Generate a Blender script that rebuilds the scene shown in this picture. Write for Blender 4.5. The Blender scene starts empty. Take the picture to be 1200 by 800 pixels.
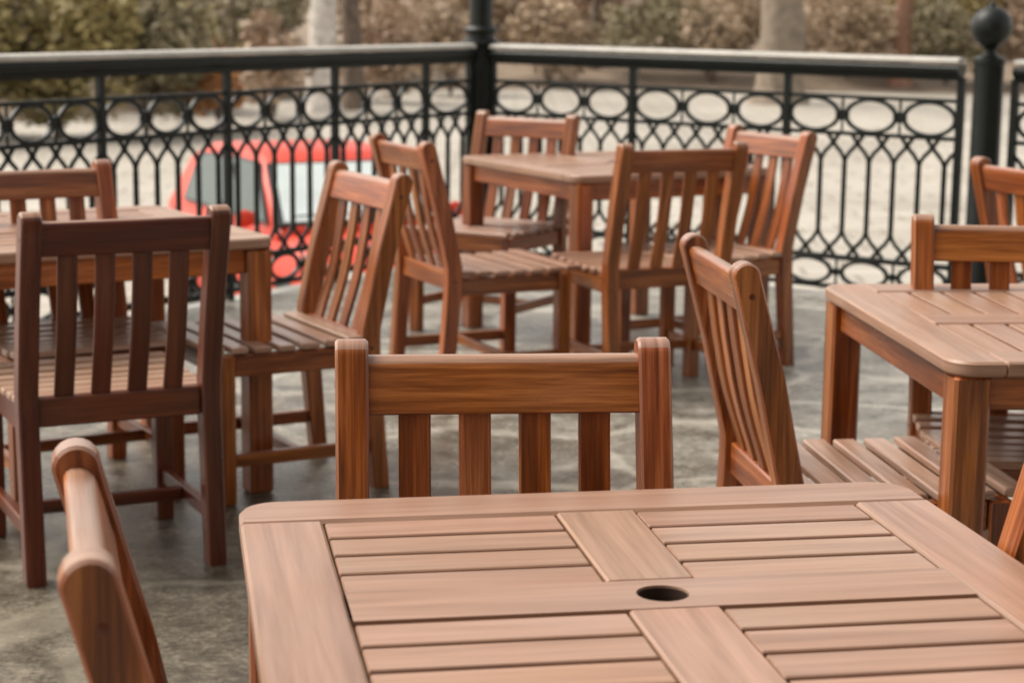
import bpy, bmesh, math, random
from mathutils import Vector, Matrix
R = math.radians
PI = math.pi
random.seed(7)
sc = bpy.context.scene
col = sc.collection

# ------------------------------------------------------------------ helpers
def sweep(bm, pts, section, ups=None, chamfer=0.0, closed=False, uoff=0.0):
    """carry a 2-D section (a = sideways, b = up) along a path; UV u runs along the path in metres"""
    uvl = bm.loops.layers.uv.verify()
    pts = [Vector(p) for p in pts]
    n = len(pts)
    frames = []
    for i in range(n):
        if closed:
            t = (pts[(i + 1) % n] - pts[i - 1]).normalized()
        else:
            t = (pts[min(i + 1, n - 1)] - pts[max(i - 1, 0)]).normalized()
        up = Vector(ups) if ups is not None else (Vector((0, 0, 1)) if abs(t.z) < .9 else Vector((0, 1, 0)))
        side = t.cross(up).normalized()
        frames.append((t, side, side.cross(t).normalized()))
    rings = []
    dist = 0
    spec = []
    for i in range(n):
        if i: dist += (pts[i] - pts[i - 1]).length
        spec.append((pts[i], frames[i], dist, 0))
    if chamfer and not closed:
        p, f, d, _ = spec[0]
        spec[0] = (p + f[0] * chamfer, f, d + chamfer, 0)
        spec.insert(0, (p, f, d, chamfer))
        p, f, d, _ = spec[-1]
        spec[-1] = (p - f[0] * chamfer, f, d - chamfer, 0)
        spec.append((p, f, d, chamfer))
    m = len(section)
    cx = sum(s[0] for s in section) / m
    cy = sum(s[1] for s in section) / m
    per = [0]
    for k in range(m):
        a, b = section[k], section[(k + 1) % m]
        per.append(per[-1] + math.hypot(a[0] - b[0], a[1] - b[1]))
    for p, f, d, ins in spec:
        ring = []
        for a, b in section:
            if ins:
                da, db = a - cx, b - cy
                a = cx + math.copysign(max(abs(da) - ins, 0), da)
                b = cy + math.copysign(max(abs(db) - ins, 0), db)
            ring.append(bm.verts.new(p + f[1] * a + f[2] * b))
        rings.append((ring, d))
    nr = len(rings)
    for i in range(nr if closed else nr - 1):
        r0, d0 = rings[i]
        r1, d1 = rings[(i + 1) % nr]
        if closed and i == nr - 1: d1 = d0 + (pts[0] - pts[-1]).length
        for k in range(m):
            k2 = (k + 1) % m
            fc = bm.faces.new((r0[k], r0[k2], r1[k2], r1[k]))
            for lp, (u, v) in zip(fc.loops, ((d0, per[k]), (d0, per[k + 1]), (d1, per[k + 1]), (d1, per[k]))):
                lp[uvl].uv = (u + uoff, v)
    if not closed:
        for ring, d in (rings[0], rings[-1]):
            fc = bm.faces.new(ring)
            for lp, s in zip(fc.loops, section): lp[uvl].uv = (d + uoff + s[0] * .3, s[1])
    return bm

def rect(w, h, c=0.003):
    a, b = w / 2, h / 2
    return [(-a + c, -b), (a - c, -b), (a, -b + c), (a, b - c), (a - c, b), (-a + c, b), (-a, b - c), (-a, -b + c)]

def ring_sec(r, n=8):
    return [(r * math.cos(2 * PI * k / n), r * math.sin(2 * PI * k / n)) for k in range(n)]

def prism(bm, outline, axA, axB, org, depth, chamfer=0.003, grain=0):
    """outline in the plane (axA, axB), thickness along axA x axB, softened rims; grain 0: along A, 1: along B"""
    uvl = bm.loops.layers.uv.verify()
    A, B, org = Vector(axA), Vector(axB), Vector(org)
    N = A.cross(B)
    n = len(outline)
    area = sum(outline[i][0] * outline[(i + 1) % n][1] - outline[(i + 1) % n][0] * outline[i][1] for i in range(n))
    if area < 0: outline = outline[::-1]
    ins = []
    for i in range(n):
        p0, p1, p2 = (Vector(outline[j % n]) for j in (i - 1, i, i + 1))
        e1, e2 = (p1 - p0).normalized(), (p2 - p1).normalized()
        n1, n2 = Vector((-e1.y, e1.x)), Vector((-e2.y, e2.x))
        b = (n1 + n2)
        b = b.normalized() / max(.35, b.normalized().dot(n1)) if b.length > 1e-6 else n1
        ins.append(p1 + b * chamfer)
    o = [Vector(p) for p in outline]
    lay = [(ins, 0), (o, chamfer), (o, depth - chamfer), (ins, depth)]
    rings = [[bm.verts.new(org + A * p.x + B * p.y + N * z) for p in L] for L, z in lay]
    uv = lambda p, z: (p.x, p.y) if grain == 0 else (p.y, p.x)
    uvs = lambda p, z: (p.x, z + .3) if grain == 0 else (p.y, z + .3)
    for r in range(3):
        for i in range(n):
            j = (i + 1) % n
            f = bm.faces.new((rings[r][i], rings[r][j], rings[r + 1][j], rings[r + 1][i]))
            for lp, (p, z) in zip(f.loops, ((lay[r][0][i], lay[r][1]), (lay[r][0][j], lay[r][1]), (lay[r + 1][0][j], lay[r + 1][1]), (lay[r + 1][0][i], lay[r + 1][1]))):
                lp[uvl].uv = uvs(p, z)
    for r, rev in ((0, True), (3, False)):
        f = bm.faces.new(rings[r][::-1] if rev else rings[r])
        L = lay[r][0][::-1] if rev else lay[r][0]
        for lp, p in zip(f.loops, L): lp[uvl].uv = uv(p, .01 * r)
    return bm

def board(bm, a, b, w, t, up=(0, 0, 1), c=0.003):
    return sweep(bm, [a, b], rect(w, t, c), ups=up, chamfer=c, uoff=random.uniform(0, 6))

def lathe(bm, prof, n=24, org=(0, 0, 0)):
    uvl = bm.loops.layers.uv.verify()
    org = Vector(org)
    rings = []
    for r, z in prof:
        if r < 1e-5: rings.append([bm.verts.new(org + Vector((0, 0, z)))])
        else: rings.append([bm.verts.new(org + Vector((r * math.cos(2 * PI * k / n), r * math.sin(2 * PI * k / n), z))) for k in range(n)])
    for a, b in zip(rings[:-1], rings[1:]):
        for k in range(n):
            k2 = (k + 1) % n
            if len(a) == 1 and len(b) == 1: continue
            if len(a) == 1: bm.faces.new((a[0], b[k2], b[k]))
            elif len(b) == 1: bm.faces.new((a[k], a[k2], b[0]))
            else: bm.faces.new((a[k], a[k2], b[k2], b[k]))
    for rg, rev in ((rings[0], True), (rings[-1], False)):
        if len(rg) > 1: bm.faces.new(rg[::-1] if rev else rg)
    return bm

def obj(name, bm, mat, parent=None, smooth=35, loc=None):
    if bm.faces and smooth >= 0: bmesh.ops.recalc_face_normals(bm, faces=bm.faces)
    me = bpy.data.meshes.new(name)
    bm.to_mesh(me); bm.free()
    if smooth >= 0:
        for p in me.polygons: p.use_smooth = True
        me.set_sharp_from_angle(angle=R(smooth))
    me.materials.append(mat)
    o = bpy.data.objects.new(name, me)
    col.objects.link(o)
    if parent: o.parent = parent
    if loc: o.location = loc
    return o

def tag(o, label=None, cat=None, group=None, kind=None):
    if label: o['label'] = label
    if cat: o['category'] = cat
    if group: o['group'] = group
    if kind: o['kind'] = kind
    return o

def thing(name, label, cat, loc=(0, 0, 0), rz=0, group=None):
    o = bpy.data.objects.new(name, None)
    col.objects.link(o)
    o.empty_display_size = .1
    o.location = loc
    o.rotation_euler = (0, 0, rz)
    return tag(o, label, cat, group)

def dup(root, loc, rz, label, group=None):
    r = root.copy(); col.objects.link(r)
    r.location = loc; r.rotation_euler = (0, 0, rz)
    r['label'] = label
    if group: r['group'] = group
    for ch in list(root.children):
        c = ch.copy(); col.objects.link(c); c.parent = r
        for g in list(ch.children):
            d = g.copy(); col.objects.link(d); d.parent = c
    return r

# ------------------------------------------------------------------ materials
def newmat(name):
    m = bpy.data.materials.new(name); m.use_nodes = True
    nt = m.node_tree
    return m, nt, nt.nodes['Principled BSDF']

def node(nt, t, **kw):
    n = nt.nodes.new(t)
    for k, v in kw.items(): setattr(n, k, v)
    return n

def ramp(nt, stops, fac=None):
    r = node(nt, 'ShaderNodeValToRGB')
    e = r.color_ramp.elements
    e[0].position, e[0].color = stops[0][0], (*stops[0][1], 1)
    e[1].position, e[1].color = stops[-1][0], (*stops[-1][1], 1)
    for p, c in stops[1:-1]:
        x = e.new(p); x.color = (*c, 1)
    if fac is not None: nt.links.new(fac, r.inputs[0])
    return r

def math_n(nt, op, a, b=None):
    m = node(nt, 'ShaderNodeMath', operation=op)
    for i, x in enumerate((a, b)):
        if x is None: continue
        if isinstance(x, (int, float)): m.inputs[i].default_value = x
        else: nt.links.new(x, m.inputs[i])
    return m.outputs[0]

def noise(nt, vec, scale, detail=4, rough=.55, dist=0):
    n = node(nt, 'ShaderNodeTexNoise')
    n.inputs['Scale'].default_value = scale
    n.inputs['Detail'].default_value = detail
    n.inputs['Roughness'].default_value = rough
    n.inputs['Distortion'].default_value = dist
    if vec is not None: nt.links.new(vec, n.inputs['Vector'])
    return n.outputs[0]

def wood(name, dark, mid, light, rough=.30, spread=.45, hue=.012):
    m, nt, b = newmat(name)
    L = nt.links
    tc = node(nt, 'ShaderNodeTexCoord')
    geo = node(nt, 'ShaderNodeNewGeometry')
    oi = node(nt, 'ShaderNodeObjectInfo')
    seed = math_n(nt, 'ADD', geo.outputs['Random Per Island'], oi.outputs['Random'])
    comb = node(nt, 'ShaderNodeCombineXYZ')
    L.new(math_n(nt, 'MULTIPLY', seed, 37.0), comb.inputs[0]); L.new(math_n(nt, 'MULTIPLY', seed, 11.0), comb.inputs[1])
    L.new(math_n(nt, 'MULTIPLY', seed, 5.0), comb.inputs[2])
    add = node(nt, 'ShaderNodeVectorMath', operation='ADD')
    L.new(tc.outputs['UV'], add.inputs[0]); L.new(comb.outputs[0], add.inputs[1])
    def scaled(v):
        s = node(nt, 'ShaderNodeVectorMath', operation='MULTIPLY'); L.new(add.outputs[0], s.inputs[0]); s.inputs[1].default_value = v
        return s.outputs[0]
    fine = noise(nt, scaled((5, 170, 1)), 1.0, 6, .68, .3)
    broad = noise(nt, scaled((1.6, 26, 1)), 1.0, 4, .55, 1.2)
    patch = noise(nt, scaled((2.5, 6, 1)), 1.0, 3)
    g = math_n(nt, 'ADD', math_n(nt, 'MULTIPLY', broad, .55), math_n(nt, 'MULTIPLY', fine, .45))
    r = ramp(nt, [(.37, dark), (.5, mid), (.63, light)], g)
    hs = node(nt, 'ShaderNodeHueSaturation')
    L.new(r.outputs[0], hs.inputs['Color'])
    fr = math_n(nt, 'FRACT', math_n(nt, 'MULTIPLY', seed, 7.31))
    L.new(math_n(nt, 'ADD', math_n(nt, 'MULTIPLY', fr, spread), 1 - spread / 2), hs.inputs['Value'])
    fr2 = math_n(nt, 'FRACT', math_n(nt, 'MULTIPLY', seed, 3.77))
    L.new(math_n(nt, 'ADD', math_n(nt, 'MULTIPLY', fr2, hue), .5 - hue / 2), hs.inputs['Hue'])
    L.new(math_n(nt, 'ADD', math_n(nt, 'MULTIPLY', patch, .3), .85), hs.inputs['Saturation'])
    L.new(hs.outputs[0], b.inputs['Base Color'])
    L.new(math_n(nt, 'ADD', math_n(nt, 'MULTIPLY', patch, .22), rough - .11), b.inputs['Roughness'])
    bp = node(nt, 'ShaderNodeBump'); bp.inputs['Strength'].default_value = .22; bp.inputs['Distance'].default_value = .002
    L.new(fine, bp.inputs['Height']); L.new(bp.outputs[0], b.inputs['Normal'])
    b.inputs['Specular IOR Level'].default_value = .5
    return m

WOOD = wood('oiled_hardwood', (.090, .0215, .0045), (.220, .060, .0120), (.41, .138, .036))
WOOD_DARK = wood('plug_and_shaded_hardwood', (.045, .009, .004), (.088, .019, .007), (.135, .034, .012))  # plug wood; on one chair it carries the shade of its back
WOOD_SEAT = wood('weathered_seat_and_lit_top_wood', (.18, .090, .054), (.28, .150, .096), (.38, .220, .152), rough=.32, spread=.16, hue=.01)  # redder seats; also the highlight colour on rail and post tops
WOOD_PALE = wood('sky_sheen_seat_wood', (.23, .125, .080), (.345, .205, .138), (.44, .285, .205), rough=.32, spread=.25)  # weathered tone with grazing sky reflection put into the seat colour
WOOD_TOP = wood('weathered_hardwood', (.215, .118, .074), (.290, .166, .108), (.35, .206, .140), rough=.40, spread=.15, hue=.008)

def flat(name, c, rough=.5, metal=0, var=.12, scale=14, bump=0):
    m, nt, b = newmat(name)
    tc = node(nt, 'ShaderNodeTexCoord')
    n = noise(nt, tc.outputs['Object'], scale, 5)
    r = ramp(nt, [(.3, tuple(x * (1 - var) for x in c)), (.7, tuple(min(1, x * (1 + var)) for x in c))], n)
    nt.links.new(r.outputs[0], b.inputs['Base Color'])
    b.inputs['Roughness'].default_value = rough
    b.inputs['Metallic'].default_value = metal
    if bump:
        bp = node(nt, 'ShaderNodeBump'); bp.inputs['Strength'].default_value = bump; bp.inputs['Distance'].default_value = .01
        nt.links.new(n, bp.inputs['Height']); nt.links.new(bp.outputs[0], b.inputs['Normal'])
    return m

IRON = flat('dark_green_iron_paint', (.006, .009, .0075), .42, var=.3, scale=30)
IRON.node_tree.nodes['Principled BSDF'].inputs['Specular IOR Level'].default_value = .3
CAP = flat('pale_grey_handrail', (.42, .40, .355), .4, var=.15, scale=12)  # pale grey tone for the strip on top of the rail
BRASS = flat('dull_steel', (.10, .085, .07), .45, 1, .2, 60)

def floor_mat():
    m, nt, b = newmat('wet_stone_terrace')
    L = nt.links
    tc = node(nt, 'ShaderNodeTexCoord')
    P = tc.outputs['Object']
    wob = node(nt, 'ShaderNodeTexNoise'); wob.inputs['Scale'].default_value = 2.2; wob.inputs['Detail'].default_value = 3
    L.new(P, wob.inputs['Vector'])
    mixv = node(nt, 'ShaderNodeVectorMath', operation='MULTIPLY_ADD')
    L.new(wob.outputs['Color'], mixv.inputs[0]); mixv.inputs[1].default_value = (.35, .35, 0); L.new(P, mixv.inputs[2])
    vd = node(nt, 'ShaderNodeTexVoronoi', feature='DISTANCE_TO_EDGE'); vd.inputs['Scale'].default_value = 1.5
    vc = node(nt, 'ShaderNodeTexVoronoi'); vc.inputs['Scale'].default_value = 1.5
    for v in (vd, vc): L.new(mixv.outputs[0], v.inputs['Vector'])
    stone = noise(nt, P, 6.5, 10, .76)
    speck = noise(nt, P, 55, 6, .8)
    big = noise(nt, P, .7, 3, .5)
    base = ramp(nt, [(.40, (.070, .064, .050)), (.5, (.205, .190, .158)), (.60, (.44, .415, .36))], math_n(nt, 'ADD', math_n(nt, 'MULTIPLY', stone, .55), math_n(nt, 'MULTIPLY', speck, .45)))
    sep = node(nt, 'ShaderNodeSeparateColor'); L.new(vc.outputs['Color'], sep.inputs[0])
    hs = node(nt, 'ShaderNodeHueSaturation'); L.new(base.outputs[0], hs.inputs['Color'])
    L.new(math_n(nt, 'ADD', math_n(nt, 'MULTIPLY', sep.outputs[0], .5), .75), hs.inputs['Value'])
    edge = ramp(nt, [(.0, (1, 1, 1)), (.022, (1, 1, 1)), (.05, (0, 0, 0))], vd.outputs['Distance'])
    mx = node(nt, 'ShaderNodeMix', data_type='RGBA'); mx.inputs['B'].default_value = (.48, .455, .39, 1)
    ef = math_n(nt, 'MULTIPLY', edge.outputs[0], math_n(nt, 'MULTIPLY', stone, 1.15))
    L.new(ef, mx.inputs['Factor']); L.new(hs.outputs[0], mx.inputs['A'])
    # ragged damp patch round the left table, with the shade there put into its colour
    dv = node(nt, 'ShaderNodeVectorMath', operation='DISTANCE'); L.new(P, dv.inputs[0]); dv.inputs[1].default_value = (-1.9, 4.6, 0)
    wet_shade_f = ramp(nt, [(.40, (1, 1, 1)), (.62, (0, 0, 0))], math_n(nt, 'ADD', math_n(nt, 'MULTIPLY', dv.outputs['Value'], .22), math_n(nt, 'MULTIPLY', math_n(nt, 'SUBTRACT', noise(nt, P, 2.2, 6, .65), .5), .75)))
    wet_shade = node(nt, 'ShaderNodeMix', data_type='RGBA', blend_type='MULTIPLY'); wet_shade.inputs['B'].default_value = (.50, .465, .41, 1)
    L.new(math_n(nt, 'MULTIPLY', wet_shade_f.outputs[0], 1.0), wet_shade.inputs['Factor']); L.new(mx.outputs['Result'], wet_shade.inputs['A'])
    L.new(wet_shade.outputs['Result'], b.inputs['Base Color'])
    rr = ramp(nt, [(.38, (.20,) * 3), (.62, (.48,) * 3)], math_n(nt, 'ADD', math_n(nt, 'MULTIPLY', big, .6), math_n(nt, 'MULTIPLY', stone, .4)))
    L.new(math_n(nt, 'MULTIPLY', rr.outputs[0], math_n(nt, 'SUBTRACT', 1.0, math_n(nt, 'MULTIPLY', wet_shade_f.outputs[0], .35))), b.inputs['Roughness'])
    h = math_n(nt, 'ADD', stone, math_n(nt, 'MULTIPLY', math_n(nt, 'MINIMUM', vd.outputs['Distance'], .05), 6))
    bp = node(nt, 'ShaderNodeBump'); bp.inputs['Strength'].default_value = .45; bp.inputs['Distance'].default_value = .012
    L.new(h, bp.inputs['Height']); L.new(bp.outputs[0], b.inputs['Normal'])
    return m

def ground_mat(name, stops, s1, s2, rough=.9, bump=.3):
    m, nt, b = newmat(name)
    tc = node(nt, 'ShaderNodeTexCoord')
    P = tc.outputs['Object']
    n = math_n(nt, 'ADD', math_n(nt, 'MULTIPLY', noise(nt, P, s1, 5), .6), math_n(nt, 'MULTIPLY', noise(nt, P, s2, 6, .7), .4))
    r = ramp(nt, stops, n)
    nt.links.new(r.outputs[0], b.inputs['Base Color'])
    b.inputs['Roughness'].default_value = rough
    bp = node(nt, 'ShaderNodeBump'); bp.inputs['Strength'].default_value = bump; bp.inputs['Distance'].default_value = .05
    nt.links.new(n, bp.inputs['Height']); nt.links.new(bp.outputs[0], b.inputs['Normal'])
    return m

def leaf_mat(name, c1, c2):
    m, nt, b = newmat(name)
    geo = node(nt, 'ShaderNodeNewGeometry')
    tc = node(nt, 'ShaderNodeTexCoord')
    big = noise(nt, tc.outputs['Object'], 1.3, 3, .6)
    f = math_n(nt, 'ADD', math_n(nt, 'MULTIPLY', geo.outputs['Random Per Island'], .45), math_n(nt, 'MULTIPLY', math_n(nt, 'SUBTRACT', big, .3), 1.4))
    r = ramp(nt, [(0, c1), (1, c2)], f)
    nt.links.new(r.outputs[0], b.inputs['Base Color'])
    b.inputs['Roughness'].default_value = .6
    return m

BARK = flat('grey_brown_bark', (.14, .105, .08), .9, var=.4, scale=5, bump=.6)
BARK_PALE = flat('pale_bark', (.23, .185, .14), .9, var=.35, scale=4, bump=.4)
BIRCH = flat('birch_bark', (.55, .51, .46), .8, var=.4, scale=4, bump=.2)
BARK_RED = flat('reddish_bark', (.24, .13, .085), .85, var=.25, scale=4, bump=.4)

# ------------------------------------------------------------------ camera, light, sky
cam = bpy.data.cameras.new('camera')
co = bpy.data.objects.new('camera', cam); col.objects.link(co)
cam.sensor_width = 36; cam.lens = 67.77
cam.clip_start = .05; cam.clip_end = 2000
co.matrix_world = Matrix.Translation((0, 0, 1.4181)) @ Matrix.Rotation(R(90 - 10.166), 4, 'X') @ Matrix.Rotation(.0118, 4, 'Z')
cam.dof.use_dof = True; cam.dof.focus_distance = 2.9; cam.dof.aperture_fstop = 6.0
sc.camera = co

SUN_EL, SUN_AZ = R(52), R(160)       # azimuth counted from +x, counter-clockwise
w = bpy.data.worlds.new('World'); sc.world = w; w.use_nodes = True
nt = w.node_tree
bg = nt.nodes['Background']
sky = nt.nodes.new('ShaderNodeTexSky'); sky.sky_type = 'NISHITA'; sky.sun_disc = False
sky.sun_elevation = SUN_EL; sky.sun_rotation = PI / 2 - SUN_AZ
sky.air_density = 1.0; sky.dust_density = 1.6; sky.ozone_density = 1.0
hsn = nt.nodes.new('ShaderNodeHueSaturation'); hsn.inputs['Saturation'].default_value = .22
nt.links.new(sky.outputs[0], hsn.inputs['Color'])
tint = nt.nodes.new('ShaderNodeMix'); tint.data_type = 'RGBA'; tint.blend_type = 'MULTIPLY'; tint.inputs['Factor'].default_value = 1
tint.inputs['B'].default_value = (1.0, .925, .83, 1)
nt.links.new(hsn.outputs[0], tint.inputs['A'])
nt.links.new(tint.outputs['Result'], bg.inputs[0]); bg.inputs[1].default_value = .10
sl = bpy.data.lights.new('sun', 'SUN'); so = bpy.data.objects.new('sun', sl); col.objects.link(so)
sl.energy = 1.5; sl.angle = R(42); sl.color = (1, .93, .84)
d = Vector((math.cos(SUN_EL) * math.cos(SUN_AZ), math.cos(SUN_EL) * math.sin(SUN_AZ), math.sin(SUN_EL)))
so.rotation_euler = d.to_track_quat('Z', 'Y').to_euler()
so.location = d * 30
vs = sc.view_settings
vs.view_transform = 'Standard'; vs.look = 'None'; vs.gamma = 1; vs.exposure = 1.48
vs.use_curve_mapping = False
sc.cycles.filter_width = 1.6
sc.cycles.use_denoising = True
sc.cycles.max_bounces = 8

# ------------------------------------------------------------------ the setting
LOW = -1.35                                    # the park lies below the terrace
CORNER = Vector((-.188, 10.6, 0))
DR = Vector((math.cos(R(-37)), math.sin(R(-37)), 0))
DL = Vector((math.cos(R(236)), math.sin(R(236)), 0))
def sheet(name, outline, z, mat, under=0):
    bm = bmesh.new()
    if under:
        prism(bm, outline, (1, 0, 0), (0, 1, 0), (0, 0, z - under), under, .004)
    else:
        bm.faces.new([bm.verts.new((x, y, z)) for x, y in outline])
    return tag(obj(name, bm, mat), kind='structure')
out = lambda p, n, k: p + n * k
nR = Vector((-DR.y, DR.x, 0)); nL = Vector((DL.y, -DL.x, 0))
cR = CORNER + DR * 9; cL = CORNER + DL * 9
k = .09
o1, o2 = cR + nR * k, cL + nL * k
corner_o = CORNER + Vector((-.02, .11, 0))
FLOOR = floor_mat()
sheet('terrace_floor', [(o2.x, o2.y), (-8.5, -4), (9.5, -4), (o1.x, o1.y), (corner_o.x, corner_o.y)], 0, FLOOR, .18)
# retaining wall under the terrace edge
wm = flat('grey_stone_wall', (.27, .25, .22), .9, var=.25, scale=6, bump=.5)
bm = bmesh.new()
prism(bm, [(o2.x, o2.y - .05), (corner_o.x, corner_o.y - .06), (o1.x, o1.y - .05), (o1.x - .1, o1.y - .5), (corner_o.x, corner_o.y - .6), (o2.x + .1, o2.y - .5)], (1, 0, 0), (0, 1, 0), (0, 0, LOW - .3), -LOW + .12, .004)
tag(obj('retaining_wall', bm, wm), 'grey stone wall carrying the edge of the terrace', 'wall')

PAVE = ground_mat('pale_paving', [(.3, (.27, .245, .205)), (.5, (.40, .37, .32)), (.7, (.50, .47, .41))], .35, 3.0, .7, .1)
nt = PAVE.node_tree
bk = node(nt, 'ShaderNodeTexBrick'); bk.inputs['Scale'].default_value = .5; bk.inputs['Mortar Size'].default_value = .012
bk.inputs['Color1'].default_value = (1, 1, 1, 1); bk.inputs['Color2'].default_value = (.84, .83, .80, 1); bk.inputs['Mortar'].default_value = (.45, .42, .37, 1)
pb = nt.nodes['Principled BSDF']; src = pb.inputs['Base Color'].links[0].from_socket
tcn = [n for n in nt.nodes if n.type == 'TEX_COORD'][0]; nt.links.new(tcn.outputs['Object'], bk.inputs['Vector'])
mm = node(nt, 'ShaderNodeMix', data_type='RGBA', blend_type='MULTIPLY'); mm.inputs['Factor'].default_value = 1
nt.links.new(src, mm.inputs['A']); nt.links.new(bk.outputs['Color'], mm.inputs['B']); nt.links.new(mm.outputs['Result'], pb.inputs['Base Color'])
bm = bmesh.new()
bmesh.ops.create_grid(bm, x_segments=30, y_segments=20, size=1)
for v in bm.verts: v.co = Vector((v.co.x * 70, 34 + v.co.y * 32, LOW))
tag(obj('park_pavement', bm, PAVE, smooth=-1), kind='structure')
# leaf-strewn bank behind it
from mathutils import noise as mn
def bank_h(x, y):
    t = max(0, y - edge_y(x))
    return LOW - .15 + 3.0 * (1 - math.exp(-t / 26)) + .35 * mn.noise(Vector((x * .12, y * .12, 0))) * min(1, t / 4) + .12 * mn.noise(Vector((x * .6, y * .6, 3))) * min(1, t / 3)
def edge_y(x):
    return 57 + 2.0 * math.sin(x * .11 + .6) + (0 if x > -3 else max(-22, (x + 3) * 2.0))
LITTER = ground_mat('leaf_litter', [(.30, (.085, .070, .045)), (.45, (.17, .125, .085)), (.58, (.26, .20, .145)), (.72, (.34, .27, .20))], .18, 1.6, .95, .6)
bm = bmesh.new()
bmesh.ops.create_grid(bm, x_segments=120, y_segments=90, size=1)
for v in bm.verts:
    x = v.co.x * 110; y0 = edge_y(max(-30, min(60, x)))
    y = y0 + .0 + (v.co.y * .5 + .5) ** 1.6 * 150
    v.co = Vector((x, y, LOW - .02 if v.co.y < -.99 else bank_h(x, y) + .17))
tag(obj('leafy_bank', bm, LITTER, smooth=80), kind='structure')
bm = bmesh.new()
bmesh.ops.create_grid(bm, x_segments=4, y_segments=4, size=900)
for v in bm.verts: v.co.z = LOW - .35
tag(obj('ground', bm, LITTER, smooth=-1), kind='structure')
gz = lambda x, y: LOW if y < edge_y(x) else bank_h(x, y) + .17

# unseen building added behind the viewer to keep sky light off that side
bm = bmesh.new()
BR = flat('blocker_brown_brick', (.16, .10, .075), .9, var=.3, scale=5, bump=.5)
blocker = thing('sky_blocker_building', 'added brown building out of view that blocks sky light', 'building', (4, -2.6, 0))
prism(bm, [(-6.5, -6), (9, -6), (9, 0), (-6.5, 0)], (1, 0, 0), (0, 1, 0), (0, 0, -.3), 7.3, .01)
obj('wall', bm, BR, blocker)
bm = bmesh.new()
prism(bm, [(-7, -6.5), (9.5, -6.5), (9.5, .45), (-7, .45)], (1, 0, 0), (0, 1, 0), (0, 0, 7.002), .3, .01)
obj('roof', bm, flat('blocker_dark_roof', (.07, .065, .06), .8), blocker)
for x, zf in [(x, z) for x in (-4.5, -1.5, 1.5, 4.5, 7.2) for z in (0, 3.5)]:
    bm = bmesh.new(); prism(bm, [(-.75, .8), (.75, .8), (.75, 2.6), (-.75, 2.6)], (1, 0, 0), (0, 0, 1), (x, .06, zf), .09, .01)
    fr = obj('window', bm, flat('blocker_window_frame_paint', (.3, .28, .25), .5), blocker)
    bm = bmesh.new(); prism(bm, [(-.66, .9), (.66, .9), (.66, 2.5), (-.66, 2.5)], (1, 0, 0), (0, 0, 1), (x, .068, zf), .02, .002)
    obj('pane', bm, flat('blocker_window_glass', (.03, .035, .035), .06), fr)

# ------------------------------------------------------------------ chairs
W, H = .5015, .914
PW, PD = .049, .056
def yc(z):                                     # centre line of a rear post / the back, seen from the side
    pts = [(0, .078), (.36, .108), (.46, .112), (.68, .064), (H, 0)]
    for (z0, y0), (z1, y1) in zip(pts[:-1], pts[1:]):
        if z <= z1:
            t = (z - z0) / (z1 - z0)
            return y0 + (y1 - y0) * t
    return 0
def post_bm(x):
    zs = [0, .08, .18, .28, .36, .42, .47, .54, .61, .68, .76, .83, H - PD * .5]
    hw = lambda z: (PD / 2) * (.86 + .14 * min(1, z / .4))
    back = [(yc(z) - hw(z), z) for z in zs]
    front = [(yc(z) + hw(z), z) for z in zs]
    zt = H - PD * .5; yt = yc(zt)
    arc = [(yt - (PD / 2) * math.cos(a), zt + (PD / 2) * math.sin(a) - .0) for a in [PI * q / 10 for q in range(1, 10)]]
    bm = bmesh.new()
    prism(bm, back + arc + front[::-1], (0, 1, 0), (0, 0, 1), (x - PW / 2, 0, 0), PW, .004, grain=1)
    return bm
def lit_tops(o):  # puts sky highlights into the colour of upward faces
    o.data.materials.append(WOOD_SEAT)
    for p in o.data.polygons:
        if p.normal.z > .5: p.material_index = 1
    return o
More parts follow.
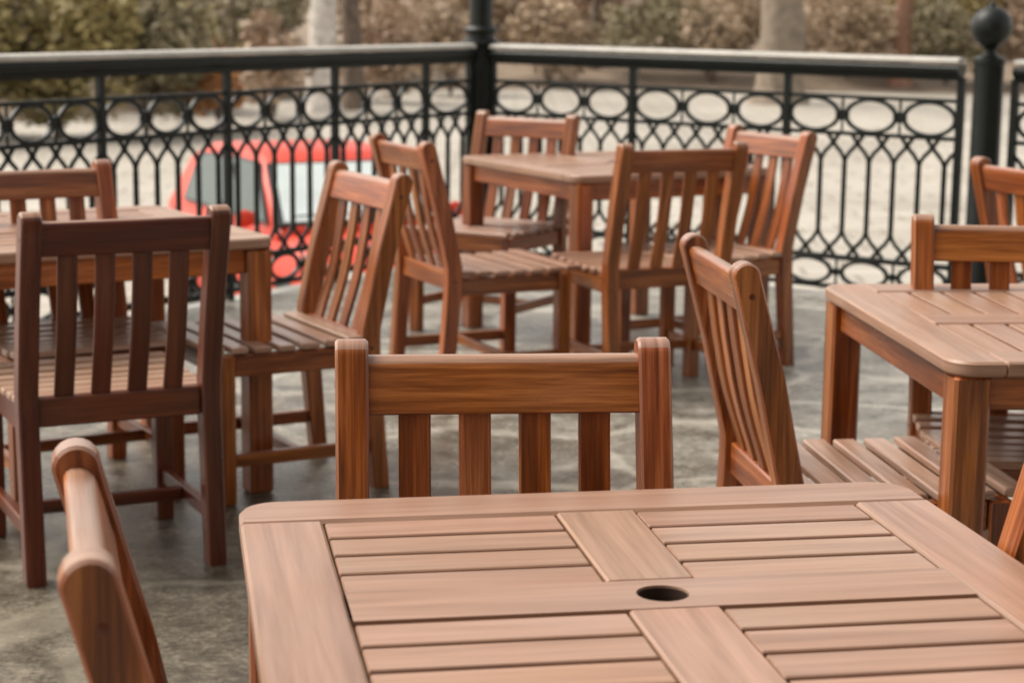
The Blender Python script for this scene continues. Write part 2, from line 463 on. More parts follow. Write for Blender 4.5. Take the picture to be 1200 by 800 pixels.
def make_chair():
    t = thing('garden_chair', 'chair', 'chair')
    xi = W / 2 - PW / 2
    for s in (-1, 1):
        p = lit_tops(obj('rear_post', post_bm(s * xi), WOOD, t))
        for z in (.848, .418):
            bm = bmesh.new()
            lathe(bm, [(0, 0), (.0065, 0), (.0065, .0012), (.005, .002), (0, .002)], 12)
            for v in bm.verts: v.co = Vector((s * (W / 2 - .0012 + v.co.z), yc(z) + v.co.x, z + v.co.y))
            obj('plug', bm, WOOD_DARK, p)
    for s in (-1, 1):
        bm = bmesh.new(); board(bm, (s * xi, .55, 0), (s * xi, .55, .428), .047, .050, (0, 1, 0), .004)
        obj('front_leg', bm, WOOD, t)
    # top rail between the posts, rounded on top and leaning with them
    a0, a1 = .806, .889
    sl_ = (yc(a1) - yc(a0)) / (a1 - a0)
    sec = []
    hh = .0185
    prof = [(-hh, a0 + .003), (-hh + .003, a0), (hh - .003, a0), (hh, a0 + .003), (hh, a1 - .017), (hh * .92, a1 - .009), (hh * .66, a1 - .003), (hh * .3, a1), (-hh * .3, a1), (-hh * .66, a1 - .003), (-hh * .92, a1 - .009), (-hh, a1 - .017)]
    bm = bmesh.new()
    o = [(p[0] + yc(p[1]), p[1]) for p in prof]
    sweep(bm, [(-xi + PW / 2 - .0005, 0, 0), (xi - PW / 2 + .0005, 0, 0)], [(-y, z) for y, z in o], ups=(0, 0, 1), uoff=random.random() * 4)
    lit_tops(obj('top_rail', bm, WOOD, t))
    bm = bmesh.new(); board(bm, (-xi + PW / 2, .112, .418), (xi - PW / 2, .112, .418), .028, .072, (0, 0, 1), .004)
    obj('lower_rail', bm, WOOD, t)
    for q in range(4):
        x = -.4035 / 2 + .0415 + .0240 + q * (.048 + .0419)
        pts = []
        for j in range(9):
            u = j / 8; z = .452 + (.810 - .452) * u
            pts.append((x, yc(z) - .016 * math.sin(PI * u), z))
        bm = bmesh.new(); sweep(bm, pts, rect(.048, .013, .003), ups=(0, 1, 0), chamfer=0, uoff=random.random() * 5)
        obj('back_slat', bm, WOOD, t)
    # seat of crosswise slats
    bm = bmesh.new()
    ys = [.158 + i * .0705 for i in range(7)]
    for i, y in enumerate(ys):
        wx = W / 2 - .003 if i else W / 2 - .003
        dip = -.008 * math.sin(PI * i / 6)
        board(bm, (-wx, y, .444 + dip), (wx, y, .444 + dip), .0505, .018, (0, 0, 1), .0035)
    obj('seat', bm, WOOD_PALE, t)
    for s in (-1, 1):
        bm = bmesh.new(); board(bm, (s * xi, .137, .395), (s * xi, .524, .395), .026, .062, (0, 0, 1), .003)
        obj('side_rail', bm, WOOD, t)
        bm = bmesh.new(); board(bm, (s * xi, .112, .125), (s * xi, .524, .125), .024, .038, (0, 0, 1), .003)
        obj('stretcher', bm, WOOD, t)
    bm = bmesh.new(); board(bm, (-xi + .0235, .552, .395), (xi - .0235, .552, .395), .026, .062, (0, 0, 1), .003)
    obj('front_rail', bm, WOOD, t)
    bm = bmesh.new(); board(bm, (-xi + .012, .33, .125), (xi - .012, .33, .125), .024, .034, (0, 0, 1), .003)
    obj('stretcher', bm, WOOD, t)
    return t
chair0 = make_chair()
GC = 'slatted wooden garden chairs on the terrace'
chairs = [  # x, y of the middle of the top rail, facing, label
    (-.014, 2.847, 275.8, 'wooden chair directly behind the front table, facing the camera'),
    (-.447, 1.915, 14.1, 'large blurred wooden chair at the bottom left, seen from the side with rounded post tops'),
    (-.911, 4.522, 116.0, 'dark wooden chair seen from behind, pulled up to the left table'),
    (-1.450, 5.746, 302, 'wooden chair on the far side of the left table, only top rail and post showing'),
    (-.425, 5.718, 208.8, 'wooden chair with curved back slats and pale seat, right of the left table'),
    (-.411, 6.932, 26.1, 'wooden chair at the left side of the far table, seat turned towards the lamp post'),
    (.060, 8.517, 240, 'wooden chair behind the far table, in front of the black lamp post'),
    (.601, 6.838, 112, 'wooden chair seen from behind at the near right side of the far table'),
    (1.027, 7.692, 212, 'wooden chair at the right end of the far table, backing onto the railing'),
    (.415, 3.944, 7.4, 'wooden chair in side view between the front table and the right table'),
    (1.209, 4.598, 266, 'wooden chair behind the right table, facing the camera over its top'),
    (1.627, 6.153, 25, 'wooden chair cut by the right frame edge, below the black ball post'),
    (.742, 2.150, 190, 'wooden chair in the lower right corner, only one leaning post showing'),
]
for i, (x, y, a, lb) in enumerate(chairs):
    rz = R(a - 90)
    if i == 0:
        c = chair0; c.location = (x, y, 0); c.rotation_euler.z = rz; tag(c, lb, group=GC)
    else:
        c = dup(chair0, (x, y, 0), rz, lb, GC)
    if i == 2:  # seen from behind: its shade is put into the wood colour
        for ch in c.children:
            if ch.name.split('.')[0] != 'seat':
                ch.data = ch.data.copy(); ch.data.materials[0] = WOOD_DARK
    if i in (5, 6, 7, 11):
        for ch in c.children:
            if ch.name.split('.')[0] == 'seat': ch.data = ch.data.copy(); ch.data.materials[0] = WOOD_SEAT

# ------------------------------------------------------------------ tables
S, SW, TH, HT = .943, .1062, .030, .740
def rounded_rail(bm, x0, x1, y0, y1, corners, r, z0):
    o = []
    for cx, cy, a0, on in ((x1, y1, 0, 'ne' in corners), (x0, y1, 90, 'nw' in corners), (x0, y0, 180, 'sw' in corners), (x1, y0, 270, 'se' in corners)):
        if on:
            sx = -1 if cx == x1 else 1; sy = -1 if cy == y1 else 1
            for q in range(9):
                a = R(a0 + 90 * q / 8)
                o.append((cx + sx * r + r * math.cos(a), cy + sy * r + r * math.sin(a)))
        else: o.append((cx, cy))
    prism(bm, o, (1, 0, 0), (0, 1, 0), (0, 0, z0), TH, .005, grain=0)
SOCKET = flat('shaded_hole_socket', (.035, .018, .011), .5)  # shade inside the parasol hole put into the socket colour
def make_table():
    t = thing('garden_table', 'table', 'table')
    h = S / 2; z0 = HT - TH; zm = HT - TH / 2; g = .003
    bm = bmesh.new()
    rounded_rail(bm, -h, h, h - SW, h, ('ne', 'nw'), .055, z0)
    rounded_rail(bm, -h, h, -h, -h + SW, ('se', 'sw'), .055, z0)
    for s in (-1, 1):
        board(bm, (s * (h - SW / 2), -h + SW + .001, zm), (s * (h - SW / 2), h - SW - .001, zm), SW, TH, (0, 0, 1), .004)
    L = h - SW
    for s in (-1, 1):                                     # short middle stiles
        board(bm, (0, s * (SW / 2 + .001), zm), (0, s * (L - .001), zm), SW, TH, (0, 0, 1), .003)
    ph = L - SW / 2
    pitch = (ph + .0) / 4
    for sx in (-1, 1):
        for sy in (-1, 1):
            for q in range(4):
                y = sy * (SW / 2 + (q + .5) * pitch)
                xa, xb = SW / 2 + g, L - g
                board(bm, (sx * xa, y, zm - .0008), (sx * xb, y, zm - .0008), pitch - .011, TH - .004, (0, 0, 1), .0018)
    # middle rail with the parasol hole
    uvl = bm.loops.layers.uv.verify()
    n = 32; rr = .031
    y1 = SW / 2 - .0008
    for za, up in ((HT - .0003, 1), (z0, -1)):
        cv = [bm.verts.new((rr * math.cos(2 * PI * q / n), rr * math.sin(2 * PI * q / n), za)) for q in range(n)]
        ov = []
        for q in range(n):                                # rim points out on the board outline
            a = 2 * PI * q / n; ca, sa = math.cos(a), math.sin(a)
            kx = (SW / 2) / max(abs(ca), 1e-6); ky = y1 / max(abs(sa), 1e-6); kk = min(kx, ky)
            ov.append(bm.verts.new((ca * kk, sa * kk, za)))
        fs = []
        for q in range(n): fs.append(bm.faces.new((cv[q], ov[q], ov[(q + 1) % n], cv[(q + 1) % n])))
        for s in (-1, 1):
            side = [v for v in ov if v.co.x * s > SW / 2 - 1e-4]
            side.sort(key=lambda v: v.co.y)
            e0 = bm.verts.new((s * (L - .002), -y1, za)); e1 = bm.verts.new((s * (L - .002), y1, za))
            top = [v for v in ov if abs(abs(v.co.y) - y1) < 1e-4 and v.co.x * s > 0]
            allv = sorted(set(side + top), key=lambda v: math.atan2(v.co.y, v.co.x * s))
            fs.append(bm.faces.new(([e0, e1] + allv[::-1])))
        for f in fs:
            for lp in f.loops: lp[uvl].uv = (lp.vert.co.x, lp.vert.co.y)
        if up == 1: top_c = cv
        else: bot_c = cv
    for q in range(n): bm.faces.new((top_c[q], top_c[(q + 1) % n], bot_c[(q + 1) % n], bot_c[q]))
    for s in (-1, 1):
        vs_ = [(-(L - .002), s * y1, HT - .0003), ((L - .002), s * y1, HT - .0003), ((L - .002), s * y1, z0), (-(L - .002), s * y1, z0)]
        bm.faces.new([bm.verts.new(v) for v in vs_])
    obj('tabletop', bm, WOOD_TOP, t, smooth=30)
    a = h - .012 - .036
    for sx in (-1, 1):
        for sy in (-1, 1):
            bm = bmesh.new(); board(bm, (sx * a, sy * a, 0), (sx * a, sy * a, z0 - .001), .072, .072, (0, 1, 0), .006)
            obj('leg', bm, WOOD, t)
    for s in (-1, 1):
        bm = bmesh.new(); board(bm, (-a + .037, s * (a + .006), z0 - .036), (a - .037, s * (a + .006), z0 - .036), .024, .07, (0, 0, 1), .003)
        obj('apron', bm, WOOD, t)
        bm = bmesh.new(); board(bm, (s * (a + .006), -a + .037, z0 - .036), (s * (a + .006), a - .037, z0 - .036), .024, .07, (0, 0, 1), .003)
        obj('apron', bm, WOOD, t)
    # batten across the underside, and the socket ring in the parasol hole
    bm = bmesh.new()
    for s in (-1, 1): board(bm, (s * .17, -a - .003, z0 - .018), (s * .17, a + .003, z0 - .018), .05, .03, (0, 0, 1), .003)
    obj('batten', bm, WOOD, t)
    bm = bmesh.new()
    lathe(bm, [(0, z0 - .075), (rr - .002, z0 - .075), (rr - .002, HT - .003), (rr - .0003, HT - .003), (rr + .004, z0 - .002), (rr + .004, z0 - .079), (0, z0 - .079)], 32)
    obj('shaded_parasol_socket', bm, SOCKET, t)
    return t
table0 = make_table()
GT = 'square wooden garden tables on the terrace'
tables = [(.178, 2.146, 10.1, 'large wooden table in the foreground with a dark parasol hole in its slatted top'),
          (-1.311, 5.559, 31.0, 'wooden table on the left behind the dark chair, mostly hidden by it'),
          (.416, 8.049, 28.4, 'farthest wooden table, standing by the railing in front of the lamp post'),
          (1.262, 4.16, 95.4, 'wooden table cut by the right frame edge with a pale slatted top')]
for i, (x, y, a, lb) in enumerate(tables):
    if i == 0:
        t = table0; t.location = (x, y, 0); t.rotation_euler.z = R(a); tag(t, lb, group=GT)
    else:
        t = dup(table0, (x, y, 0), R(a), lb, GT)
        if i > 1: t.scale = (1, 1.08, 1) if i == 2 else (1.08, 1, 1)

# ------------------------------------------------------------------ railing
def bar(bm, a, b, r): sweep(bm, [a, b], ring_sec(r, 6))
def railing(label, P0, D, stops, group):
    """P0 first point, D direction, stops = distances of the thin posts; heights above the terrace floor"""
    root = thing('iron_railing', label, 'railing', P0, math.atan2(D.y, D.x), group)
    a, b = stops[0], stops[-1]
    bm = bmesh.new()
    sweep(bm, [(a, 0, 1.092), (b, 0, 1.092)], [(-.022, -.035), (.022, -.035), (.026, -.012), (.045, 0.0), (.048, .022), (.036, .036), (-.036, .036), (-.048, .022), (-.045, 0), (-.026, -.012)])
    obj('top_rail', bm, IRON, root)
    bm = bmesh.new()
    sweep(bm, [(a, 0, 1.142), (b, 0, 1.142)], [(-.043, -.008), (.043, -.008), (.046, .002), (.040, .013), (.022, .020), (-.022, .020), (-.040, .013), (-.046, .002)], chamfer=.003)
    obj('handrail_cap', bm, CAP, root)
    for z, hgt in ((.962, .018), (.788, .02), (.19, .026), (.045, .022)):
        bm = bmesh.new(); sweep(bm, [(a, 0, z), (b, 0, z)], rect(.022, hgt, .003), ups=(0, 0, 1))
        obj('cross_rail', bm, IRON, root)
    for x in stops:
        bm = bmesh.new(); sweep(bm, [(x, 0, 0), (x, 0, 1.072)], rect(.034, .034, .003), ups=(0, 1, 0))
        obj('post', bm, IRON, root)
    for x0, x1 in zip(stops[:-1], stops[1:]):
        L = x1 - x0
        if L < .3: continue
        nO = max(1, round(L / .285)); nB = max(2, round(L / .135))
        for zc, ra, rb, hh, zu, zl in ((.875, L / nO * .43, .077, .034, .957, .793), (.1175, L / nO * .40, .060, .026, .18, .05)):
            bm = bmesh.new()
            for i in range(nO):
                cx = x0 + (i + .5) * L / nO
                sweep(bm, [(cx + ra * math.cos(2 * PI * q / 28), 0, zc + rb * math.sin(2 * PI * q / 28)) for q in range(28)], rect(.018, .025, .004), ups=(0, 1, 0), closed=True)
            for i in range(1, nO):
                cx = x0 + i * L / nO
                prism(bm, [(hh * 1.15, 0), (0, hh), (-hh * 1.15, 0), (0, -hh)], (1, 0, 0), (0, 0, 1), (cx, .007, zc), .014, .002)
                bar(bm, (cx, 0, zc + hh), (cx, 0, zu), .007)
                bar(bm, (cx, 0, zc - hh), (cx, 0, zl), .007)
            obj('oval_frieze', bm, IRON, root)
        bm = bmesh.new()
        d = L / nB
        zt0, zt1, zb0, zb1 = .645, .745, .33, .232
        for i in range(nB):
            cx = x0 + (i + .5) * d
            bar(bm, (cx, 0, zb0), (cx, 0, zt0), .0135)
            for s in (-1, 1):
                xe = cx + s * d * .5
                for pts in ([(cx, 0, zt0), (cx + s * d * .05, 0, zt0 + .028), (cx + s * d * .19, 0, zt0 + .056), (cx + s * d * .37, 0, zt0 + .078), (xe, 0, zt1), (xe + s * d * .22, 0, .780)],
                            [(cx, 0, zb0), (cx + s * d * .05, 0, zb0 - .028), (cx + s * d * .19, 0, zb0 - .056), (cx + s * d * .37, 0, zb0 - .078), (xe, 0, zb1), (xe + s * d * .22, 0, .202)]):
                    if xe + s * d * .22 > x1 or xe + s * d * .22 < x0: pts = pts[:5]
                    sweep(bm, pts, ring_sec(.0108, 6), ups=(0, 1, 0))
        for i in range(1, nB):
            for zc in (zt1, zb1):
                lathe(bm, [(0, -.016), (.012, -.012), (.016, 0), (.012, .012), (0, .016)], 8, (x0 + i * d, 0, zc))
        obj('lattice_panel', bm, IRON, root, smooth=40)
    return root
GR = 'black iron railings round the terrace edge'
def stops_for(px_list, P0, D):
    return px_list
railing('black iron railing with pale ovals between the lamp post and the ball post', CORNER, DR, [.085, .995, 1.90, 2.80], GR)
railing('black iron railing left of the lamp post, its ovals narrowed by the slanting view', CORNER, DL, [.10, .50, 1.25, 2.03, 2.82, 3.6, 4.38], GR)
railing('short piece of black iron railing right of the ball post at the frame edge', CORNER, DR, [3.06, 3.95, 4.85], GR)

# lamp post at the corner, ball post on the right
lp = thing('lamp_post', 'tall black lamp post with moulded collars at the corner of the railing', 'lamp post', CORNER + Vector((0, 0, 0)))
bm = bmesh.new()
lathe(bm, [(.13, 0), (.13, .05), (.11, .09), (.088, .12), (.082, .16), (.082, 1.0), (.086, 1.02), (.086, 1.06), (.082, 1.08), (.082, 1.14)], 24)
obj('shaft', bm, IRON, lp)
bm = bmesh.new()
lathe(bm, [(.082, 1.14), (.100, 1.15), (.104, 1.165), (.098, 1.18), (.078, 1.187), (.074, 1.20), (.078, 1.214), (.092, 1.22), (.094, 1.235), (.086, 1.247), (.066, 1.255)], 24)
obj('collar', bm, IRON, lp)
bm = bmesh.new()
lathe(bm, [(.064, 1.25), (.062, 1.6), (.05, 2.4), (.042, 3.1), (.06, 3.13), (.06, 3.17), (.03, 3.2)], 20)
obj('pole', bm, IRON, lp)
GLASS = flat('frosted_lamp_glass', (.75, .74, .70), .35, var=.03)
bm = bmesh.new()
lathe(bm, [(.06, 3.2), (.16, 3.52), (.16, 3.53), (.05, 3.53)], 6)
obj('lamp_glass', bm, GLASS, lp)
bm = bmesh.new()
lathe(bm, [(.19, 3.53), (.19, 3.55), (.10, 3.66), (.03, 3.70), (.03, 3.74), (0, 3.78)], 12)
obj('lamp_cap', bm, IRON, lp)
bp_ = CORNER + DR * 2.93
bpt = thing('ball_post', 'black round post topped with an iron ball at the right end of the railing', 'post', bp_)
bm = bmesh.new()
lathe(bm, [(.10, 0), (.10, .06), (.08, .09), (.069, .11), (.067, 1.13), (.071, 1.135), (.071, 1.16), (.055, 1.172), (.032, 1.178), (.028, 1.19), (.030, 1.205), (.040, 1.215)], 24)
obj('shaft', bm, IRON, bpt)
bm = bmesh.new()
prof = [(.036, 1.212)] + [(.094 * math.sin(a), 1.302 - .094 * math.cos(a)) for a in [R(24 + q * 14) for q in range(11)]] + [(.018, 1.394), (.012, 1.41), (0, 1.418)]
lathe(bm, prof, 28)
obj('ball_finial', bm, IRON, bpt)

# ------------------------------------------------------------------ parked car below the terrace
def loft(bm, secs, cap=True):
    rings = [[bm.verts.new(p) for p in s] for s in secs]
    m = len(rings[0])
    for a, b in zip(rings[:-1], rings[1:]):
        for k_ in range(m): bm.faces.new((a[k_], a[(k_ + 1) % m], b[(k_ + 1) % m], b[k_]))
    if cap: bm.faces.new(rings[0][::-1]); bm.faces.new(rings[-1])
RED = newmat('red_car_paint')
m, nt, b = RED
b.inputs['Base Color'].default_value = (.58, .040, .014, 1); b.inputs['Roughness'].default_value = .45; b.inputs['Coat Weight'].default_value = .15; b.inputs['Specular IOR Level'].default_value = .3
RED = m
DGL = flat('dark_car_glass', (.025, .05, .045), .25, var=.2, scale=3)
WSG = flat('sky_lit_windscreen', (.56, .63, .62), .12, var=.12, scale=2)  # sky reflection put into the pale glass colour
TYRE = flat('tyre_rubber', (.02, .02, .02), .8)
RIM = flat('alloy_rim', (.5, .5, .5), .3, .9)
BLK = flat('black_plastic', (.015, .015, .016), .5)
LENS = flat('headlight_lens', (.7, .72, .72), .1)
car = thing('parked_car', 'small red car parked below the terrace behind the left railing', 'car', (-1.60, 16.2, LOW), R(-62))
def sec(x, hw, zb, zt, rr_=.1):
    return [Vector((x, y, z)) for y, z in ((-hw + .06, zb), (hw - .06, zb), (hw, zb + .08), (hw, (zb + zt) / 2 + .05), (hw - .05, zt - .07), (hw - rr_ - .05, zt), (-hw + rr_ + .05, zt), (-hw + .05, zt - .07), (-hw, (zb + zt) / 2 + .05), (-hw, zb + .08))]
bm = bmesh.new()
loft(bm, [sec(-1.95, .70, .36, .80), sec(-1.88, .80, .26, .92), sec(-1.4, .85, .2, .96), sec(0, .86, .2, .94), sec(.75, .86, .2, .93), sec(1.35, .85, .2, .86), sec(1.75, .80, .22, .76), sec(1.93, .72, .26, .64), sec(1.97, .64, .32, .56)])
body = obj('body', bm, RED, car, smooth=50)
def csec(x, hb, ht, zb, zt):
    return [Vector((x, y, z)) for y, z in ((-hb, zb), (hb, zb), (ht, zt - .06), (ht - .1, zt), (-ht + .1, zt), (-ht, zt - .06))]
bm = bmesh.new()
pr_ = [(-1.75, .90), (-1.55, 1.38), (-1.2, 1.47), (-.4, 1.50), (.15, 1.46), (.95, .93)]
lo = []
for x, zt in ((-1.75, .98), (-1.45, 1.40), (-1.15, 1.475), (-.4, 1.505), (.12, 1.47), (.30, 1.37), (.98, .95)):
    f = (zt - .9) / .6
    lo.append(csec(x, .80, .80 - .17 * f, .88, max(zt, .95)))
loft(bm, lo)
obj('cabin', bm, RED, car, smooth=50)
# windscreen: a sheet standing 6 mm proud of the sloping cabin front
def quad(bm, pts, off=.0):
    bm.faces.new([bm.verts.new(p) for p in pts])
def pane(name, pts, mat, thick=.012):
    p = [Vector(q) for q in pts]
    n = (p[1] - p[0]).cross(p[2] - p[0]).normalized()
    bm = bmesh.new()
    loft(bm, [[q - n * .02 for q in p], [q + n * thick for q in p]])
    o = obj(name, bm, mat, car, smooth=20)
    c = sum(p, Vector()) / len(p)
    bm = bmesh.new()
    q_ = [c + (q - c) * 1.09 for q in p]
    loft(bm, [[q - n * .03 for q in q_], [q + n * (thick - .007) for q in q_]])
    obj('window_seal', bm, BLK, o, smooth=20)
    return o
pane('windscreen', [(.93, -.72, .99), (.93, .72, .99), (.30, .56, 1.385), (.30, -.56, 1.385)], WSG)
for s in (-1, 1):
    q = [(.80, .795, .97), (.20, .795, .97), (.16, .66, 1.40), (.28, .665, 1.36)] if False else [(.72, .79, .985), (-.22, .79, .985), (-.22, .655, 1.40), (.18, .655, 1.39)]
    q2 = [(-.30, .79, .985), (-1.25, .79, .985), (-1.2, .665, 1.37), (-.30, .655, 1.40)]
    for ql in (q, q2):
        pts = [(x, s * y, z) for x, y, z in ql]
        if s > 0: pass
        else: pts = pts[::-1]
        pane('side_window', pts, DGL, .014)
    bm = bmesh.new()
    lathe(bm, [(0, -.09), (.05, -.075), (.075, 0), (.05, .075), (0, .09)], 12)
    for v in bm.verts: v.co = Vector((v.co.x * .6 + .62, s * (.93 + v.co.z), v.co.y + 1.0))
    obj('wing_mirror', bm, RED, car)
    bm = bmesh.new()
    lathe(bm, [(0, 0), (.10, .01), (.135, .05), (.10, .09), (0, .10)], 16)
    for v in bm.verts: v.co = Vector((1.80 + v.co.z, s * .58 + v.co.x * 1.1, .63 + v.co.y * .75))
    obj('headlight', bm, LENS, car)
    for x in (-1.25, 1.28):
        bm = bmesh.new()
        lathe(bm, [(.17, -.09), (.27, -.09), (.30, -.06), (.30, .06), (.27, .09), (.17, .09), (.17, -.09)], 24)
        for v in bm.verts: v.co = Vector((x + v.co.x, s * .79 + v.co.z, .30 + v.co.y))
        wh = obj('wheel', bm, TYRE, car)
        bm = bmesh.new()
        lathe(bm, [(0, -.07), (.05, -.085), (.17, -.07), (.172, 0), (.17, .07), (.05, .085), (0, .07)], 20)
        for v in bm.verts: v.co = Vector((x + v.co.x, s * .79 + v.co.z, .30 + v.co.y))
        obj('rim', bm, RIM, wh)
bm = bmesh.new(); sweep(bm, [(.88, -.60, 1.035), (.88, .60, 1.035)], rect(.012, .016, .003), ups=(.53, 0, .85)); obj('wiper', bm, BLK, car)
bm = bmesh.new(); sweep(bm, [(1.955, -.42, .50), (1.955, .42, .50)], rect(.05, .09, .01), ups=(0, 0, 1)); obj('grille', bm, BLK, car)
bm = bmesh.new(); prism(bm, [(-.26, -.055), (.26, -.055), (.26, .055), (-.26, .055)], (0, 1, 0), (0, 0, 1), (1.985, 0, .40), .012, .003); obj('number_plate', bm, LENS, car)
for s in (-1, 1):
    bm = bmesh.new(); sweep(bm, [(-.45, s * .868, .80), (-.30, s * .868, .80)], rect(.03, .025, .006), ups=(0, 0, 1)); obj('door_handle', bm, BLK, car)
    bm = bmesh.new(); sweep(bm, [(1.70, s * .835, .40), (-1.75, s * .865, .40)], rect(.03, .06, .008), ups=(0, 0, 1)); obj('side_strip', bm, BLK, car)
bm = bmesh.new(); sweep(bm, [(1.93, -.6, .34), (1.93, .6, .34)], rect(.09, .10, .02), ups=(0, 0, 1)); obj('bumper', bm, BLK, car)

# ------------------------------------------------------------------ vegetation
def leaves(bm, c, rad, n, size, up=.3, rng=random):
    for _ in range(n):
        while True:
            p = Vector((rng.uniform(-1, 1), rng.uniform(-1, 1), rng.uniform(-1, 1)))
            if .25 < p.length < 1: break
        p = Vector((p.x * rad[0], p.y * rad[1], p.z * rad[2])) + Vector(c)
        a = rng.uniform(0, 2 * PI); tl = rng.uniform(-1, 1)
        u = Vector((math.cos(a), math.sin(a), tl * .7)).normalized()
        v = u.cross(Vector((rng.uniform(-1, 1), rng.uniform(-1, 1), rng.uniform(-.3, 1)))).normalized()
        s = size * rng.uniform(.55, 1.35)
        bm.faces.new([bm.verts.new(p + q) for q in (u * s, v * s * .5, -u * s, -v * s * .5)])
def branches(bm, base, hgt, n, spread, r0, rng):
    for _ in range(n):
        a = rng.uniform(0, 2 * PI); sp = spread * rng.uniform(.3, 1)
        tip = base + Vector((math.cos(a) * sp, math.sin(a) * sp, hgt * rng.uniform(.65, 1)))
        mid = base.lerp(tip, .5) + Vector((rng.uniform(-.15, .15), rng.uniform(-.15, .15), .1)) * hgt * .5
        sweep(bm, [base, mid, tip], ring_sec(r0, 5))
        for _k in range(4):
            b0 = mid.lerp(tip, rng.random())
            e = b0 + Vector((rng.uniform(-.4, .4), rng.uniform(-.4, .4), rng.uniform(.2, .6))) * hgt * .5
            sweep(bm, [b0, e], ring_sec(r0 * .5, 4))
def shrub(name, label, cat, x, y, rad, hgt, mat, n, size, group=None, stems=True, seed=0):
    rng = random.Random(seed)
    z = gz(x, y)
    t = thing(name, label, cat, (x, y, z - .05), 0, group)
    bm = bmesh.new()
    branches(bm, Vector((0, 0, 0)), hgt * .85, 7, rad * .6, .03, rng)
    obj('stem', bm, BARK, t)
    if n:
        bm = bmesh.new()
        for _ in range(9):
            a = rng.uniform(0, 2 * PI); d_ = rad * rng.uniform(.1, .7)
            cz = hgt * rng.uniform(.3, .8); rr_ = rad * rng.uniform(.3, .55)
            leaves(bm, (math.cos(a) * d_, math.sin(a) * d_, cz), (rr_, rr_, min(rr_, hgt * .3)), n // 9, size, rng=rng)
        obj('foliage', bm, mat, t, smooth=-1)
    return t
OLIVE = leaf_mat('olive_leaves', (.13, .105, .036), (.50, .41, .18))
GREEN = leaf_mat('grey_green_leaves', (.12, .10, .05), (.42, .36, .22))
RUST = leaf_mat('rust_leaves', (.40, .17, .055), (.55, .30, .13))
TAN = leaf_mat('dry_tan_leaves', (.20, .13, .08), (.62, .46, .33))
BROWN = leaf_mat('dry_brown_leaves', (.16, .11, .068), (.60, .45, .30))
def at(px, py_dist):
    return (px - 600) / 2259 * py_dist
GH = 'shrubs on the bank beyond the pavement'
for i, (px, dist, rad, hgt, mat, n, size, lb) in enumerate([
    (-50, 36, 2.4, 3.4, OLIVE, 6000, .11, 'broad olive bush at the far left edge above the railing'),
    (70, 37, 2.1, 3.3, OLIVE, 6000, .11, 'second olive bush from the left above the railing'),
    (170, 38, 1.7, 3.1, GREEN, 4800, .11, 'grey green bush left of the rust coloured shrub'),
    (258, 39, .8, 2.4, RUST, 2600, .10, 'small rust orange shrub standing out among green bushes'),
    (318, 43, 1.2, 2.9, TAN, 2600, .10, 'tan shrub right of the rust coloured one'),
    (460, 50, 1.9, 3.0, TAN, 2600, .10, 'thin dry shrub left of the lamp post'),
    (525, 54, 1.8, 2.9, BROWN, 2600, .10, 'brown shrub directly behind the lamp post'),
    (640, 59, 2.2, 2.9, BROWN, 3400, .11, 'brown shrub just right of the lamp post'),
    (740, 61, 2.4, 3.0, GREEN, 2600, .11, 'sparse grey green shrub on the bank in the middle'),
    (830, 60, 2.0, 2.9, BROWN, 3000, .11, 'brown shrub left of the pale thick trunk'),
    (985, 61, 2.3, 3.0, BROWN, 3800, .11, 'dark brown shrub between the pale trunk and the reddish trunk'),
    (1100, 60, 1.9, 2.8, GREEN, 2600, .11, 'grey green shrub left of the ball post'),
    (1195, 60, 1.9, 2.6, TAN, 2600, .11, 'tan shrub at the right frame edge behind the ball post')]):
    shrub('shrub', lb, 'shrub', at(px, dist), dist, rad, hgt, mat, n, size, GH, seed=i + 3)
for i, (px, dist, rad, hgt, mat, n, lb) in enumerate([
    (-10, 44, 2.6, 3.0, GREEN, 4200, 'tall grey green bush rising behind the olive bushes on the left'),
    (215, 46, 2.2, 2.6, OLIVE, 3800, 'tall olive bush rising behind the rust coloured shrub'),
    (300, 52, 2.2, 2.8, GREEN, 3600, 'tall grey green bush left of the whitish birch trunk'),
    (440, 60, 2.4, 3.0, BROWN, 3600, 'tall brown bush between the dark trunk and the lamp post'),
    (590, 66, 2.6, 3.0, BROWN, 3600, 'tall brown bush to the right of the lamp post, behind the others'),
    (690, 67, 2.4, 3.2, TAN, 2600, 'tall tan bush on the bank behind the thin brown trunk'),
    (790, 68, 2.6, 3.0, GREEN, 3600, 'tall grey green bush beside the leaning brown tree'),
    (860, 66, 2.3, 2.8, BROWN, 3600, 'tall brown bush behind the left edge of the thick pale trunk'),
    (955, 70, 2.2, 2.6, TAN, 2200, 'tall tan bush just right of the thick pale trunk'),
    (1075, 68, 2.4, 2.8, OLIVE, 3600, 'tall olive bush right of the reddish trunk'),
    (1165, 68, 2.4, 2.8, BROWN, 3600, 'tall brown bush behind the iron ball')]):
    shrub('shrub', lb, 'shrub', at(px, dist), dist, rad, hgt, mat, n, .13, GH, seed=i + 40)
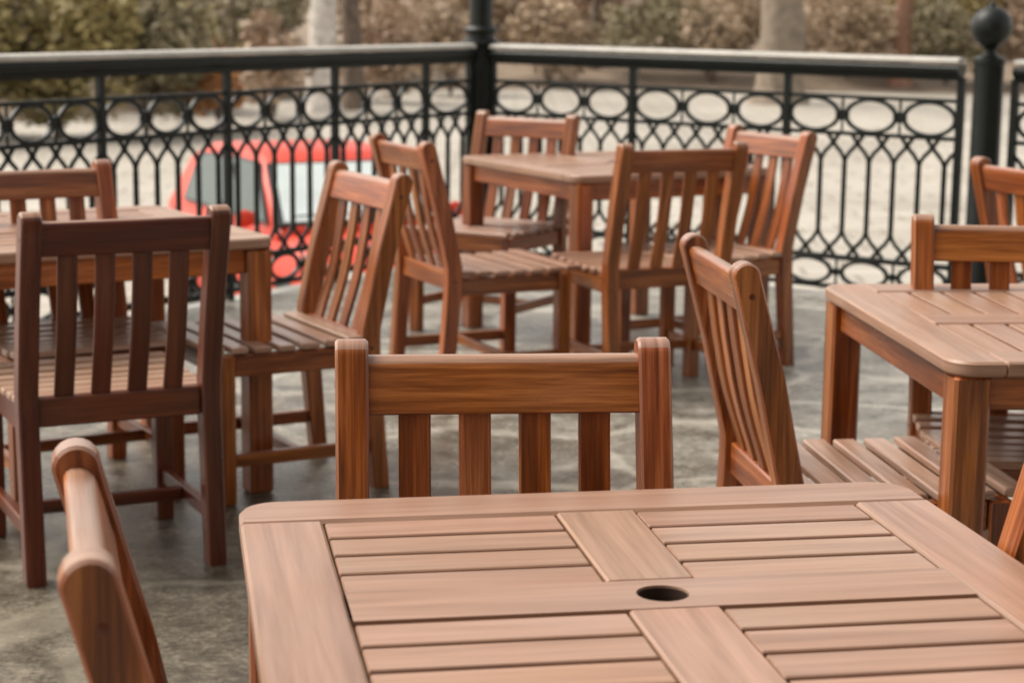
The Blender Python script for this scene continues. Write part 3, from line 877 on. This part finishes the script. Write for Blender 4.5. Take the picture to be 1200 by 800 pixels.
def tree(label, px, dist, r, hgt, bark, lean=0, seed=0, leafmat=None):
    rng = random.Random(seed)
    x = at(px, dist)
    z = gz(x, dist)
    t = thing('tree', label, 'tree', (x, dist, z - .1), 0, 'trees on the bank beyond the pavement')
    bm = bmesh.new()
    segs = 9
    def tube(p0, p1, r0, r1, n=6, wob=.0):
        prev = None
        for q in range(n + 1):
            u = q / n
            c = p0.lerp(p1, u) + Vector((rng.uniform(-1, 1), rng.uniform(-1, 1), 0)) * wob * (u > 0)
            rr_ = r0 + (r1 - r0) * u
            rg = [bm.verts.new(c + Vector((rr_ * math.cos(2 * PI * k_ / 10), rr_ * math.sin(2 * PI * k_ / 10), 0))) for k_ in range(10)]
            if prev:
                for k_ in range(10): bm.faces.new((prev[k_], prev[(k_ + 1) % 10], rg[(k_ + 1) % 10], rg[k_]))
            prev = rg
        bm.faces.new(prev)
    tube(Vector((0, 0, 0)), Vector((0, 0, .5)), r * 1.5, r * 1.05, 3)
    tube(Vector((0, 0, .5)), Vector((lean * hgt, 0, hgt * .6)), r * 1.05, r * .6, 8, r * .12)
    obj('trunk', bm, bark, t, smooth=60)
    bm = bmesh.new()
    top = Vector((lean * hgt, 0, hgt * .6))
    tips = []
    for k_ in range(9):
        a = rng.uniform(0, 2 * PI); b0 = Vector((0, 0, .5)).lerp(top, rng.uniform(.55, .98))
        e = b0 + Vector((math.cos(a), math.sin(a), rng.uniform(.5, 1.4))) * hgt * .28
        m_ = b0.lerp(e, .5) + Vector((0, 0, hgt * .03))
        sweep(bm, [b0, m_, e], ring_sec(r * .22, 6))
        for _ in range(6):
            c0 = m_.lerp(e, rng.random()); c1 = c0 + Vector((rng.uniform(-1, 1), rng.uniform(-1, 1), rng.uniform(.2, 1))) * hgt * .12
            sweep(bm, [c0, c1], ring_sec(r * .07, 4))
            for _k in range(4):
                d0 = c0.lerp(c1, rng.random()); sweep(bm, [d0, d0 + Vector((rng.uniform(-1, 1), rng.uniform(-1, 1), rng.uniform(.1, 1))) * hgt * .06], ring_sec(r * .03, 4))
            tips.append(c1)
    if leafmat:
        obj('limb', bm, bark, t, smooth=60)
        bm = bmesh.new()
        for p in tips: leaves(bm, p, (hgt * .06,) * 3, 30, .10, rng=rng)
        obj('crown', bm, leafmat, t, smooth=-1)
    else:
        obj('crown', bm, bark, t, smooth=60)
for i, a in enumerate([
    ('thick pale tree trunk rising behind the railing right of centre', 907, 52, .62, 12, BARK_PALE, 0, 1, None),
    ('slim reddish tree trunk left of the ball post', 1047, 60, .30, 10, BARK_RED, .01, 2, TAN),
    ('dark bare tree trunk left of the lamp post', 412, 47, .26, 9, BARK, -.02, 3, None),
    ('thin bare tree close to the left side of the lamp post', 470, 55, .13, 8, BARK, .03, 4, None),
    ('thin brown trunk right of the lamp post', 690, 62, .15, 8, BARK, .02, 5, TAN),
    ('leaning brown tree in the middle of the bank', 800, 64, .17, 9, BARK, -.05, 6, None),
    ('stout whitish birch trunk left of the dark trunk', 376, 46, .36, 9, BIRCH, .015, 7, None),
    ('slender whitish birch next to the lamp post', 512, 58, .13, 8, BIRCH, -.01, 8, None)]): tree(*a)
